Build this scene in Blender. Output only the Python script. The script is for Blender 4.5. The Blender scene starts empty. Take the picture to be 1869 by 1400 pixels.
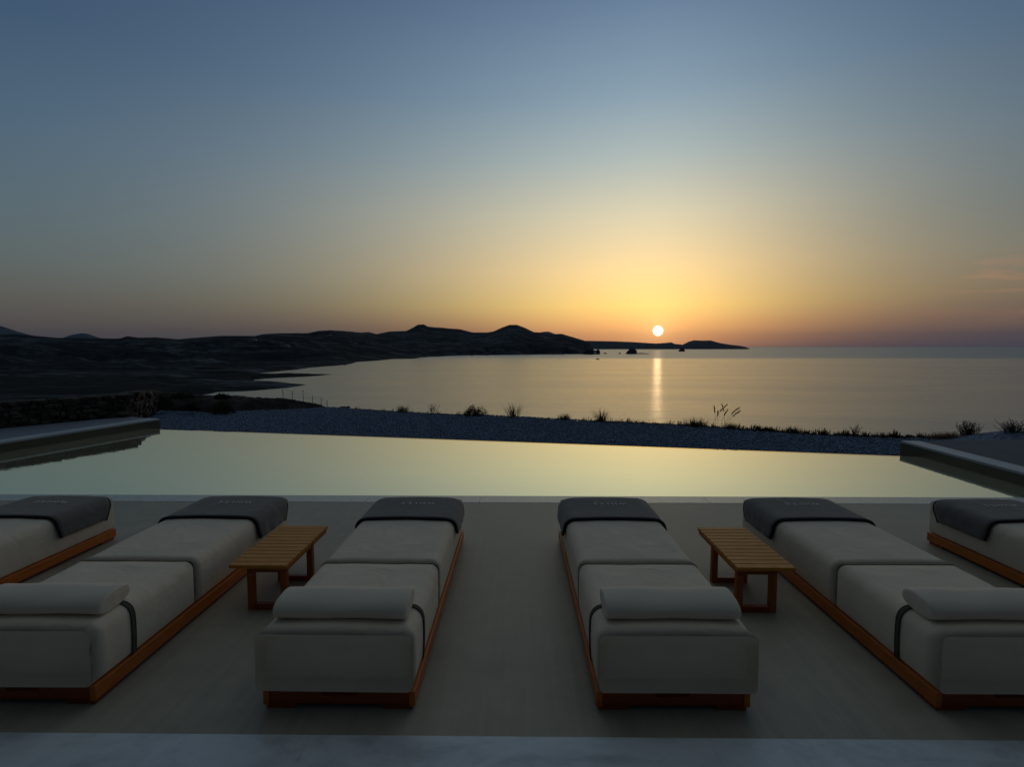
import bpy, math, random
import numpy as np
from mathutils import Vector, Matrix, noise as mn

random.seed(7); rng = np.random.default_rng(7)
S = bpy.context.scene
COL = S.collection
R = math.radians
PXF = 951.0; CX, CY = 934.5, 700.0; HOR = 631.5; CAMH = 1.63
PITCH = math.atan((CY-HOR)/PXF); YAW = R(0.63)
SEA = -40.0
SUN_AZ = R(14.95); SUN_EL = R(1.6)

# ------------------------------------------------------------------ camera
cam = bpy.data.cameras.new('camera'); camo = bpy.data.objects.new('camera', cam); COL.objects.link(camo)
camo.location = (0, 0, CAMH); camo.rotation_euler = (math.pi/2-PITCH, 0, YAW)
cam.sensor_width = 36; cam.lens = PXF/1869*36; cam.clip_start = .05; cam.clip_end = 90000
S.camera = camo
RM = Matrix.Rotation(YAW, 3, 'Z') @ Matrix.Rotation(math.pi/2-PITCH, 3, 'X')

def ray(px, py): return RM @ Vector(((px-CX)/PXF, (CY-py)/PXF, -1))
def P(px, py, z=0.0):
    d = ray(px, py); t = (z-CAMH)/d.z
    return Vector((d.x*t, d.y*t, z))
def PY(px, py, Y):
    d = ray(px, py); t = Y/d.y
    return Vector((d.x*t, Y, CAMH+d.z*t))

# ------------------------------------------------------------------ node helpers
def mat(name):
    m = bpy.data.materials.new(name); m.use_nodes = True
    return m, m.node_tree.nodes, m.node_tree.links, m.node_tree.nodes['Principled BSDF']
def N(n, t, **k):
    x = n.new(t)
    for a, b in k.items(): setattr(x, a, b)
    return x
def noise(n, l, vec, scale, detail=4, rough=.55, dist=0):
    x = n.new('ShaderNodeTexNoise'); x.inputs['Scale'].default_value = scale
    x.inputs['Detail'].default_value = detail; x.inputs['Roughness'].default_value = rough
    x.inputs['Distortion'].default_value = dist
    if vec: l.new(vec, x.inputs['Vector'])
    return x.outputs['Fac']
def mapping(n, l, src='Object', scale=(1,1,1), rot=(0,0,0)):
    tc = n.new('ShaderNodeTexCoord'); mp = n.new('ShaderNodeMapping')
    mp.inputs['Scale'].default_value = scale; mp.inputs['Rotation'].default_value = rot
    l.new(tc.outputs[src], mp.inputs[0]); return mp.outputs[0]
def ramp(n, l, fac, stops):
    x = n.new('ShaderNodeValToRGB'); e = x.color_ramp.elements
    while len(e) < len(stops): e.new(.5)
    for i, (p, c) in enumerate(stops):
        e[i].position = p; e[i].color = (c if isinstance(c, tuple) else (c, c, c))[:3]+(1,)
    l.new(fac, x.inputs[0]); return x.outputs[0]
def bump(n, l, h, strength, dist, prev=None):
    b = n.new('ShaderNodeBump'); b.inputs['Strength'].default_value = strength; b.inputs['Distance'].default_value = dist
    l.new(h, b.inputs['Height'])
    if prev: l.new(prev, b.inputs['Normal'])
    return b.outputs[0]
def math_(n, l, op, a, b=None, c=None):
    x = n.new('ShaderNodeMath'); x.operation = op
    for i, v in enumerate((a, b, c)):
        if v is None: continue
        if isinstance(v, (int, float)): x.inputs[i].default_value = v
        else: l.new(v, x.inputs[i])
    return x.outputs[0]

def lin(r, g, b):
    f = lambda c: ((c/255+.055)/1.055)**2.4 if c > 10 else c/255/12.92
    return (f(r), f(g), f(b))

def fabric(name, c, var=.06, weave=900, wr=.5, sheen=.15):
    m, n, l, b = mat(name)
    v = mapping(n, l)
    a = noise(n, l, v, 3.0, 5)
    lo = tuple(x*(1-var) for x in c); hi = tuple(min(1, x*(1+var)) for x in c)
    l.new(ramp(n, l, a, [(.3, lo), (.7, hi)]), b.inputs['Base Color'])
    b.inputs['Roughness'].default_value = .9; b.inputs['Sheen Weight'].default_value = sheen
    b.inputs['Specular IOR Level'].default_value = .25
    w = noise(n, l, v, weave, 2)
    big = noise(n, l, v, 6, 3, .5, .6)
    nb = bump(n, l, big, wr, .012); nb = bump(n, l, w, .25, .0008, nb)
    l.new(nb, b.inputs['Normal']); return m

def wood(name, c1, c2, rough=.42, axis=(1, 1, 1)):
    m, n, l, b = mat(name)
    v = mapping(n, l, scale=axis)
    g = noise(n, l, v, 14, 6, .6, 1.2); k = noise(n, l, v, 90, 3, .6)
    f = math_(n, l, 'ADD', math_(n, l, 'MULTIPLY', g, .75), math_(n, l, 'MULTIPLY', k, .25))
    l.new(ramp(n, l, f, [(.33, c1), (.66, c2)]), b.inputs['Base Color'])
    l.new(ramp(n, l, f, [(.3, rough+.12), (.7, rough-.06)]), b.inputs['Roughness'])
    l.new(bump(n, l, f, .25, .002), b.inputs['Normal']); return m

M = {}
M['cushion'] = fabric('cushion_canvas', (.84, .715, .545), .06, wr=.9)
M['pillow'] = fabric('pillow_canvas', (.82, .71, .56), .04, wr=.35)
M['towel'] = fabric('towel_cotton', (.155, .145, .135), .18, 500, .8, .3)
M['hem'] = fabric('towel_hem', (.018, .02, .024), .1, 700, .2, .1)  # near-black: dimness of the towel's folded edge painted into the colour
M['hem_light'] = fabric('towel_side_hem', (.32, .31, .28), .1, 700, .2, .1)
M['stitch'] = fabric('embroidery', (.85, .83, .78), .1, 900, .2)
M['strap'] = fabric('strap_webbing', (.10, .10, .06), .15, 900, .2, 0)
M['strap_edge'] = fabric('strap_edge', (.015, .018, .016), .1, 900, .2, 0)
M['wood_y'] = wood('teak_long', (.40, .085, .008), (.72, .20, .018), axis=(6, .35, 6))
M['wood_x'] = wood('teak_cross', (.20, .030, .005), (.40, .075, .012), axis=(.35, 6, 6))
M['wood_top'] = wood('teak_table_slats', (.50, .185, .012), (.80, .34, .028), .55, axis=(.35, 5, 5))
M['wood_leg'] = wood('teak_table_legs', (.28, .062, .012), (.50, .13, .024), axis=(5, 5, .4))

def m_deck():
    m, n, l, b = mat('polished_concrete')
    v = mapping(n, l)
    a = noise(n, l, v, .9, 6, .6, .4); c = noise(n, l, v, 7, 5, .6)
    vs = mapping(n, l, scale=(9, .35, 1)); s = noise(n, l, vs, 3, 4, .6)
    f = math_(n, l, 'ADD', math_(n, l, 'ADD', math_(n, l, 'MULTIPLY', a, .55), math_(n, l, 'MULTIPLY', c, .22)), math_(n, l, 'MULTIPLY', s, .23))
    l.new(ramp(n, l, f, [(.34, (.29, .262, .198)), (.5, (.41, .37, .28)), (.66, (.52, .475, .36))]), b.inputs['Base Color'])
    l.new(ramp(n, l, f, [(.35, .42), (.65, .6)]), b.inputs['Roughness'])
    b.inputs['Specular IOR Level'].default_value = .35
    g = noise(n, l, v, 260, 2)
    nb = bump(n, l, s, .12, .004); nb = bump(n, l, g, .15, .0008, nb)
    l.new(nb, b.inputs['Normal']); return m
M['deck'] = m_deck()

def m_marble(name, c1, c2, c3, rough=.3, scale=1.0):
    m, n, l, b = mat(name)
    v = mapping(n, l, scale=(1.0*scale, 2.2*scale, 1), rot=(0, 0, .5))
    a = noise(n, l, v, 1.6, 8, .62, 1.6); c = noise(n, l, v, 9, 6, .65, .8)
    f = math_(n, l, 'ADD', math_(n, l, 'MULTIPLY', a, .7), math_(n, l, 'MULTIPLY', c, .3))
    l.new(ramp(n, l, f, [(.36, c1), (.47, c2), (.56, c3), (.66, c2)]), b.inputs['Base Color'])
    b.inputs['Roughness'].default_value = rough
    return m
M['marble'] = m_marble('grey_white_marble', (.54, .58, .59), (.70, .75, .76), (.79, .84, .86), .3)
def m_wet():
    m, n, l, b = mat('wet_marble_coping')
    v = mapping(n, l, scale=(1, 4, 1))
    a = noise(n, l, v, 5, 7, .65, 1.2); c = noise(n, l, v, 16, 5, .65)
    f = math_(n, l, 'ADD', math_(n, l, 'MULTIPLY', a, .6), math_(n, l, 'MULTIPLY', c, .4))
    l.new(ramp(n, l, f, [(.38, (.26, .28, .26)), (.5, (.42, .44, .41)), (.62, (.66, .66, .63))]), b.inputs['Base Color'])
    l.new(ramp(n, l, f, [(.40, .05), (.62, .35)]), b.inputs['Roughness'])
    l.new(bump(n, l, f, .3, .004), b.inputs['Normal']); return m
M['wet'] = m_wet()

def m_plaster(name, c, rough=.6):
    m, n, l, b = mat(name)
    v = mapping(n, l); a = noise(n, l, v, 1.3, 7, .6, .5)
    l.new(ramp(n, l, a, [(.35, tuple(x*.82 for x in c)), (.65, c)]), b.inputs['Base Color'])
    b.inputs['Roughness'].default_value = rough
    l.new(bump(n, l, noise(n, l, v, 60, 4), .2, .003), b.inputs['Normal']); return m
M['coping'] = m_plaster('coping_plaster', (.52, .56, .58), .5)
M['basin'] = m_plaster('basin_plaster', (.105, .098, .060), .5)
M['terrace'] = m_plaster('terrace_paving', (.22, .25, .30), .6)
M['gravel_path'] = m_plaster('dark_terrace', (.085, .10, .13), .8)
M['rim'] = m_plaster('wet_rim', (.80, .78, .70), .22)
M['white'] = m_plaster('whitewash', (.7, .7, .68), .8)

def m_water(name, base, rough, ior, kind):
    m, n, l, b = mat(name)
    b.inputs['Base Color'].default_value = base+(1,)
    b.inputs['IOR'].default_value = ior
    if kind == 'pool':
        b.inputs['Metallic'].default_value = .8; b.inputs['Base Color'].default_value = (.93, .92, .63, 1)
        b.inputs['Roughness'].default_value = rough
        v = mapping(n, l, scale=(1, 1.6, 1))
        h = noise(n, l, v, 1.5, 3, .5, .5)
        v2 = mapping(n, l, scale=(1, 3.0, 1), rot=(0, 0, -.35))
        h2 = noise(n, l, v2, 5, 3, .5, .2)
        nb = bump(n, l, h, .1, .006); nb = bump(n, l, h2, .12, .0020, nb)
        l.new(nb, b.inputs['Normal'])
    else:
        geo = n.new('ShaderNodeNewGeometry'); sx = n.new('ShaderNodeSeparateXYZ'); l.new(geo.outputs['Position'], sx.inputs[0])
        mr = n.new('ShaderNodeMapRange'); mr.inputs['From Min'].default_value = 1750; mr.inputs['From Max'].default_value = 2050
        warp = noise(n, l, mapping(n, l, scale=(.0004, .002, 1)), 3, 3)
        yy = math_(n, l, 'ADD', sx.outputs['Y'], math_(n, l, 'MULTIPLY', warp, 250))
        l.new(yy, mr.inputs['Value'])
        # wind patches
        pat = noise(n, l, mapping(n, l, scale=(.0022, .011, 1)), 1.3, 5, .55, .6)
        far = mr.outputs[0]
        rg = math_(n, l, 'ADD', rough, math_(n, l, 'MULTIPLY', far, .10))
        rg = math_(n, l, 'ADD', rg, math_(n, l, 'MULTIPLY', math_(n, l, 'SUBTRACT', pat, .5), .12))
        l.new(rg, b.inputs['Roughness'])
        l.new(math_(n, l, 'ADD', ior, math_(n, l, 'MULTIPLY', far, .9)), b.inputs['IOR'])
        v = mapping(n, l, scale=(.22, 1, 1))
        h1 = noise(n, l, v, .10, 4, .6, .4); h2 = noise(n, l, v, .7, 3, .6)
        st = math_(n, l, 'ADD', .5, math_(n, l, 'MULTIPLY', far, 1.6))
        b1 = n.new('ShaderNodeBump'); b1.inputs['Distance'].default_value = .9; l.new(h1, b1.inputs['Height']); l.new(st, b1.inputs['Strength'])
        b2 = n.new('ShaderNodeBump'); b2.inputs['Distance'].default_value = .15; l.new(h2, b2.inputs['Height']); l.new(st, b2.inputs['Strength'])
        l.new(b1.outputs[0], b2.inputs['Normal']); l.new(b2.outputs[0], b.inputs['Normal'])
    return m
M['pool'] = m_water('pool_water', (.09, .17, .12), .03, 3.2, 'pool')
M['lip'] = m_water('water_lip', (.09, .17, .12), .05, 3.2, 'pool')
M['sea'] = m_water('sea_water', (.04, .08, .09), .23, 2.1, 'sea')

def m_land(name, dark, mid, light, sc=1.0, stretch=(1, 2.5, 1)):
    m, n, l, b = mat(name)
    v = mapping(n, l, scale=stretch)
    a = noise(n, l, v, .004*sc, 8, .62, .3); c = noise(n, l, v, .03*sc, 7, .65)
    f = math_(n, l, 'ADD', math_(n, l, 'MULTIPLY', a, .55), math_(n, l, 'MULTIPLY', c, .45))
    l.new(ramp(n, l, f, [(.40, dark), (.53, mid), (.60, light), (.72, mid)]), b.inputs['Base Color'])
    b.inputs['Roughness'].default_value = 1; b.inputs['Specular IOR Level'].default_value = .05
    l.new(bump(n, l, c, .6, 4/sc), b.inputs['Normal'])
    return m
M['land'] = m_land('scrub_hills', (.007, .009, .011), (.024, .031, .036), (.11, .14, .155))
M['land_near'] = m_land('scrub_slope', (.016, .020, .016), (.045, .05, .05), (.11, .12, .12), 4)
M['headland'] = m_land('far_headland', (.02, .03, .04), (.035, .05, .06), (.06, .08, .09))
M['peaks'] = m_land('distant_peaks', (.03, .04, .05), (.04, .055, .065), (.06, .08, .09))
M['rock'] = m_land('sea_rock', (.03, .035, .04), (.06, .07, .08), (.09, .10, .11), 20)

def m_gravel(name, lo, hi):
    m, n, l, b = mat(name)
    v = mapping(n, l)
    vo = n.new('ShaderNodeTexVoronoi'); vo.inputs['Scale'].default_value = 22; l.new(v, vo.inputs['Vector'])
    g = n.new('ShaderNodeSeparateColor'); l.new(vo.outputs['Color'], g.inputs[0])
    l.new(ramp(n, l, g.outputs[0], [(0, lo), (1, hi)]), b.inputs['Base Color'])
    b.inputs['Roughness'].default_value = .85
    l.new(bump(n, l, vo.outputs['Distance'], 1, -.02), b.inputs['Normal']); return m
M['gravel'] = m_gravel('grey_blue_gravel', (.09, .125, .18), (.24, .31, .42))
def m_stone(name, pal, rough=.9):
    m, n, l, b = mat(name)
    geo = n.new('ShaderNodeNewGeometry')
    v = mapping(n, l); a = noise(n, l, v, 12, 6, .6)
    f = math_(n, l, 'ADD', math_(n, l, 'MULTIPLY', geo.outputs['Random Per Island'], .75), math_(n, l, 'MULTIPLY', a, .25))
    l.new(ramp(n, l, f, pal), b.inputs['Base Color']); b.inputs['Roughness'].default_value = rough
    b.inputs['Specular IOR Level'].default_value = .2
    l.new(bump(n, l, a, .5, .02), b.inputs['Normal']); return m
M['pebble'] = m_stone('pebbles', [(.1, (.11, .155, .225)), (.5, (.175, .24, .34)), (.9, (.27, .35, .47))])
M['rubble'] = m_stone('rubble_stone', [(.1, (.035, .032, .026)), (.45, (.065, .055, .044)), (.8, (.10, .082, .066)), (.95, (.18, .14, .115))])
M['soil'] = m_land('dark_soil', (.03, .022, .02), (.055, .042, .038), (.09, .075, .07), 400, (1, 1, 1))
def m_plain(name, c, c2=None, rough=.9, sc=30):
    m, n, l, b = mat(name)
    l.new(ramp(n, l, noise(n, l, mapping(n, l), sc, 4), [(.3, c), (.7, c2 or c)]), b.inputs['Base Color'])
    b.inputs['Roughness'].default_value = rough; b.inputs['Specular IOR Level'].default_value = .15
    return m
M['grass'] = m_plain('dry_grass', (.07, .065, .025), (.26, .19, .08), sc=9)
def translucent(m, c, f):
    n = m.node_tree.nodes; l = m.node_tree.links; b = n['Principled BSDF']; t = n.new('ShaderNodeBsdfTranslucent'); t.inputs[0].default_value = c+(1,)
    x = n.new('ShaderNodeMixShader'); x.inputs[0].default_value = f; l.new(b.outputs[0], x.inputs[1]); l.new(t.outputs[0], x.inputs[2]); l.new(x.outputs[0], n['Material Output'].inputs[0])
translucent(M['grass'], (.40, .30, .10), .45)
M['shrub'] = m_plain('dark_shrub', (.03, .04, .018), (.07, .075, .03))
M['straw'] = m_plain('straw', (.20, .13, .07), (.30, .20, .11))
translucent(M['straw'], (.5, .34, .16), .5)
M['post'] = m_plain('weathered_post', (.06, .05, .04), (.09, .08, .06))
M['wire'] = m_plain('fence_wire', (.08, .08, .08), (.1, .1, .1), .5)

# ------------------------------------------------------------------ mesh helpers
class MB:
    def __init__(s): s.v = []; s.f = []
    def add(s, v, f):
        k = len(s.v); s.v += [tuple(x) for x in v]; s.f += [tuple(i+k for i in q) for q in f]
    def box(s, x0, x1, y0, y1, z0, z1):
        s.add([(x0,y0,z0),(x1,y0,z0),(x1,y1,z0),(x0,y1,z0),(x0,y0,z1),(x1,y0,z1),(x1,y1,z1),(x0,y1,z1)],
              [(3,2,1,0),(4,5,6,7),(0,1,5,4),(1,2,6,5),(2,3,7,6),(3,0,4,7)])
    def prism(s, poly, z0, z1):
        n = len(poly); a = sum(poly[i][0]*poly[(i+1) % n][1]-poly[(i+1) % n][0]*poly[i][1] for i in range(n))
        if a < 0: poly = poly[::-1]
        s.add([(p[0], p[1], z0) for p in poly]+[(p[0], p[1], z1) for p in poly],
              [tuple(range(n))[::-1], tuple(range(n, 2*n))]+[(i, (i+1) % n, n+(i+1) % n, n+i) for i in range(n)])
    def tube(s, pts, r, k=8, flat=None, up=(0, 0, 1)):
        pts = [Vector(p) for p in pts]; rings = []
        for i, p in enumerate(pts):
            t = (pts[min(i+1, len(pts)-1)]-pts[max(i-1, 0)]).normalized()
            u = Vector(up); a = t.cross(u)
            if a.length < 1e-3: a = t.cross(Vector((1, 0, 0)))
            a.normalize(); b = a.cross(t).normalized()
            rr = r[i] if isinstance(r, (list, tuple)) else r
            rings.append([p+a*math.cos(2*math.pi*j/k)*rr+b*math.sin(2*math.pi*j/k)*rr*(flat or 1) for j in range(k)])
        V_ = [v for g in rings for v in g]; F = []
        for i in range(len(pts)-1):
            for j in range(k):
                F.append((i*k+j, (i+1)*k+j, (i+1)*k+(j+1) % k, i*k+(j+1) % k))
        F.append(tuple(range(k))); F.append(tuple(range((len(pts)-1)*k, len(pts)*k))[::-1])
        s.add(V_, F)
    def build(s, name, m, parent=None, smooth=False, bevel=0, loc=None):
        me = bpy.data.meshes.new(name); me.from_pydata(s.v, [], s.f); me.update()
        me.materials.append(m)
        o = bpy.data.objects.new(name, me); COL.objects.link(o)
        if smooth: me.polygons.foreach_set('use_smooth', [True]*len(me.polygons))
        if parent: o.parent = parent
        if loc is not None: o.location = loc
        if bevel:
            b = o.modifiers.new('bevel', 'BEVEL'); b.width = bevel; b.segments = 2; b.limit_method = 'ANGLE'
        return o
def tag(o, label=None, cat=None, group=None, kind=None):
    for k, v in (('label', label), ('category', cat), ('group', group), ('kind', kind)):
        if v: o[k] = v
    return o
def empty(name, loc=(0, 0, 0), rz=0):
    o = bpy.data.objects.new(name, None); COL.objects.link(o); o.location = loc; o.rotation_euler = (0, 0, rz)
    o.empty_display_size = .2; return o
def copy_tree(o, parent=None):
    c = o.copy(); COL.objects.link(c)
    if parent: c.parent = parent
    for ch in [x for x in list(COL.objects) if x.parent == o]: copy_tree(ch, c)
    return c
def npmesh(name, verts, faces, m, smooth=False):
    me = bpy.data.meshes.new(name)
    verts = np.asarray(verts, dtype=np.float32); faces = np.asarray(faces, dtype=np.int32)
    k = faces.shape[1]
    me.vertices.add(len(verts)); me.vertices.foreach_set('co', verts.ravel())
    me.loops.add(faces.size); me.loops.foreach_set('vertex_index', faces.ravel())
    me.polygons.add(len(faces)); me.polygons.foreach_set('loop_start', np.arange(0, faces.size, k, dtype=np.int32))
    me.polygons.foreach_set('loop_total', np.full(len(faces), k, dtype=np.int32))
    me.update(calc_edges=True)
    if smooth: me.polygons.foreach_set('use_smooth', [True]*len(faces))
    me.materials.append(m); o = bpy.data.objects.new(name, me); COL.objects.link(o); return o
def grid_faces(nr, nc):
    i = np.arange(nr-1)[:, None]*nc+np.arange(nc-1)[None, :]; i = i.ravel()
    return np.stack([i, i+1, i+nc+1, i+nc], 1)
def vnoise(x, y, seed=0):
    """smooth value noise, vectorised"""
    xi = np.floor(x).astype(np.int64); yi = np.floor(y).astype(np.int64); fx = x-xi; fy = y-yi
    fx = fx*fx*(3-2*fx); fy = fy*fy*(3-2*fy)
    def h(a, b):
        n = (a*374761393+b*668265263+seed*1442695041) & 0xffffffff
        n = ((n ^ (n >> 13))*1274126177) & 0xffffffff
        return ((n ^ (n >> 16)) & 0xffff)/65535.0
    return (h(xi, yi)*(1-fx)+h(xi+1, yi)*fx)*(1-fy)+(h(xi, yi+1)*(1-fx)+h(xi+1, yi+1)*fx)*fy
def fbm(x, y, o=5, seed=0):
    s = 0; a = .5
    for k in range(o): s = s+a*(vnoise(x, y, seed+k)-.5); x = x*2.03; y = y*2.03; a *= .55
    return s

# ------------------------------------------------------------------ sky and sun
BACK_DIM, ZEN_FILL = (.16, .10, .07), (6.6, 4.2, 1.7)  # tints for the unseen sky: dimmed behind, added warm fill overhead
def make_world():
    w = bpy.data.worlds.new('World'); S.world = w; w.use_nodes = True
    n = w.node_tree.nodes; l = w.node_tree.links; bg = n['Background']
    tc = n.new('ShaderNodeTexCoord'); nr = N(n, 'ShaderNodeVectorMath', operation='NORMALIZE'); l.new(tc.outputs['Generated'], nr.inputs[0])
    D = nr.outputs[0]; sp = n.new('ShaderNodeSeparateXYZ'); l.new(D, sp.inputs[0])
    el = math_(n, l, 'MULTIPLY', math_(n, l, 'ARCSINE', sp.outputs['Z']), 180/math.pi)   # degrees
    ef = math_(n, l, 'DIVIDE', math_(n, l, 'MAXIMUM', el, 0), 90)
    ef = math_(n, l, 'POWER', ef, .5)                                                     # more room near the horizon
    pos = lambda d: (max(d, 0)/90)**.5
    sunr = [(0, (186, 134, 104)), (.8, (208, 150, 104)), (2.2, (236, 178, 112)), (4.3, (253, 214, 122)), (8, (248, 216, 150)), (13.6, (214, 206, 172)),
            (19, (170, 183, 178)), (24.4, (134, 157, 171)), (33.5, (92, 115, 144)), (50, (62, 80, 114)), (90, (44, 58, 90))]
    left = [(0, (72, 68, 68)), (1.5, (80, 75, 74)), (4, (87, 86, 82)), (7, (86, 95, 95)), (11, (78, 96, 104)), (17, (65, 89, 109)),
            (25, (47, 70, 97)), (34, (38, 57, 84)), (50, (38, 54, 82)), (90, (34, 48, 74))]
    right = [(0, (68, 68, 78)), (1.2, (74, 71, 78)), (2.6, (90, 78, 78)), (5, (106, 95, 82)), (8, (98, 101, 93)), (12, (84, 97, 100)), (17, (74, 94, 109)),
            (25, (54, 78, 103)), (34, (41, 59, 91)), (50, (38, 54, 82)), (90, (34, 48, 74))]
    cr = [ramp(n, l, ef, [(pos(d), lin(*c)) for d, c in r]) for r in (sunr, left, right)]
    az = math_(n, l, 'MULTIPLY', math_(n, l, 'ARCTAN2', sp.outputs['X'], sp.outputs['Y']), 180/math.pi)
    da = math_(n, l, 'SUBTRACT', az, math.degrees(SUN_AZ)-1.5)
    da = math_(n, l, 'WRAP', da, 180, -180)
    lg = math_(n, l, 'MAXIMUM', math_(n, l, 'MULTIPLY', da, -1), 0); rg = math_(n, l, 'MAXIMUM', da, 0)
    # the glow narrows towards the horizon
    wl = math_(n, l, 'ADD', 14, math_(n, l, 'MULTIPLY', ef, 38)); wr = math_(n, l, 'ADD', 11, math_(n, l, 'MULTIPLY', ef, 20))
    def gauss(x, w_, p=1.7): return math_(n, l, 'EXPONENT', math_(n, l, 'MULTIPLY', math_(n, l, 'POWER', math_(n, l, 'DIVIDE', x, w_), p), -1))
    gl = gauss(lg, wl); gr = gauss(rg, wr)
    def mix(f, a, b):
        x = N(n, 'ShaderNodeMix', data_type='RGBA'); l.new(f, x.inputs[0])
        for i, q in ((6, a), (7, b)):
            if isinstance(q, tuple): x.inputs[i].default_value = q+(1,)
            else: l.new(q, x.inputs[i])
        return x.outputs[2]
    side = math_(n, l, 'GREATER_THAN', da, 0)
    c = mix(side, mix(gl, cr[1], cr[0]), mix(gr, cr[2], cr[0]))
    # thin sunset cloud streaks low on the right
    mp = n.new('ShaderNodeMapping'); mp.inputs['Scale'].default_value = (3, 3, 22); l.new(D, mp.inputs[0])
    cn = noise(n, l, mp.outputs[0], 2.2, 6, .6, .8)
    cm = math_(n, l, 'MULTIPLY', ramp(n, l, cn, [(.47, 0.0), (.62, 1.0)]), gauss(math_(n, l, 'ABSOLUTE', math_(n, l, 'SUBTRACT', el, 5.0)), 2.3, 2.0))
    cm = math_(n, l, 'MULTIPLY', cm, gauss(math_(n, l, 'ABSOLUTE', math_(n, l, 'SUBTRACT', da, 32)), 13.0, 2.0))
    cc = n.new('ShaderNodeRGB'); cc.outputs[0].default_value = lin(172, 122, 92)+(1,)
    c = mix(math_(n, l, 'MULTIPLY', cm, .42), c, cc.outputs[0])
    # physical sky as a light component underneath
    sk = n.new('ShaderNodeTexSky'); sk.sky_type = 'NISHITA'; sk.sun_disc = False
    sk.sun_elevation = SUN_EL; sk.sun_rotation = SUN_AZ; sk.dust_density = 2; sk.ozone_density = 3
    sm = N(n, 'ShaderNodeVectorMath', operation='SCALE'); l.new(sk.outputs[0], sm.inputs[0]); sm.inputs['Scale'].default_value = .03
    # unseen sky: zenith brightened as an added warm fill, back dimmed to darken fronts
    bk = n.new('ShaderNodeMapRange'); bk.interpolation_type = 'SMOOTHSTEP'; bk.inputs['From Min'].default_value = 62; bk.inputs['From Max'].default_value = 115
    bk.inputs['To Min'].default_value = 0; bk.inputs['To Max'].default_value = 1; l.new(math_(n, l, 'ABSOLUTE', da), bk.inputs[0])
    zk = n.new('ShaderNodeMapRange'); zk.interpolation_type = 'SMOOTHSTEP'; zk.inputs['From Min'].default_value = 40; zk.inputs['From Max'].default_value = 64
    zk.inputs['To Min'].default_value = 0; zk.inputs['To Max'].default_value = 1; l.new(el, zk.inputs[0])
    zb = mix(bk.outputs[0], (1.0, 1.0, 1.0), BACK_DIM)
    zb = mix(zk.outputs[0], zb, mix(bk.outputs[0], ZEN_FILL, tuple(q*.22 for q in ZEN_FILL)))
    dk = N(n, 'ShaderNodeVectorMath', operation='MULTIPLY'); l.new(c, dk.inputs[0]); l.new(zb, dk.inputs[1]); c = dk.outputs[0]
    # sun disc with a soft limb
    sd = N(n, 'ShaderNodeVectorMath', operation='DOT_PRODUCT'); l.new(D, sd.inputs[0])
    sd.inputs[1].default_value = (math.sin(SUN_AZ)*math.cos(SUN_EL), math.cos(SUN_AZ)*math.cos(SUN_EL), math.sin(SUN_EL))
    ang = math_(n, l, 'MULTIPLY', math_(n, l, 'ARCCOSINE', math_(n, l, 'MINIMUM', sd.outputs['Value'], 1.0)), 180/math.pi)
    mr = n.new('ShaderNodeMapRange'); mr.interpolation_type = 'SMOOTHSTEP'
    mr.inputs['From Min'].default_value = .58; mr.inputs['From Max'].default_value = .40; l.new(ang, mr.inputs[0])
    halo = math_(n, l, 'MULTIPLY', gauss(ang, 1.9, 1.0), .42)
    disc = math_(n, l, 'MULTIPLY', mr.outputs[0], 5.0)
    dc = N(n, 'ShaderNodeVectorMath', operation='SCALE'); dc.inputs[0].default_value = (1, .9, .62); l.new(disc, dc.inputs['Scale'])
    hc = N(n, 'ShaderNodeVectorMath', operation='SCALE'); hc.inputs[0].default_value = (1, .62, .22); l.new(halo, hc.inputs['Scale'])
    def add(a, b):
        x = N(n, 'ShaderNodeVectorMath', operation='ADD'); l.new(a, x.inputs[0]); l.new(b, x.inputs[1]); return x.outputs[0]
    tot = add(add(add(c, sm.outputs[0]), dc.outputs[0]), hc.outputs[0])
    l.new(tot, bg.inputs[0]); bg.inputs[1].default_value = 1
    w.cycles.sampling_method = 'MANUAL'; w.cycles.sample_map_resolution = 1024
make_world()
sl = bpy.data.lights.new('sun', 'SUN'); sl.energy = .0075; sl.angle = R(.7); sl.color = (1, .66, .30)
so = bpy.data.objects.new('sun', sl); COL.objects.link(so)
sdir = Vector((math.sin(SUN_AZ)*math.cos(SUN_EL), math.cos(SUN_AZ)*math.cos(SUN_EL), math.sin(SUN_EL)))
so.rotation_euler = (-sdir).to_track_quat('-Z', 'Y').to_euler(); so.location = (3, 12, 3)

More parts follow.
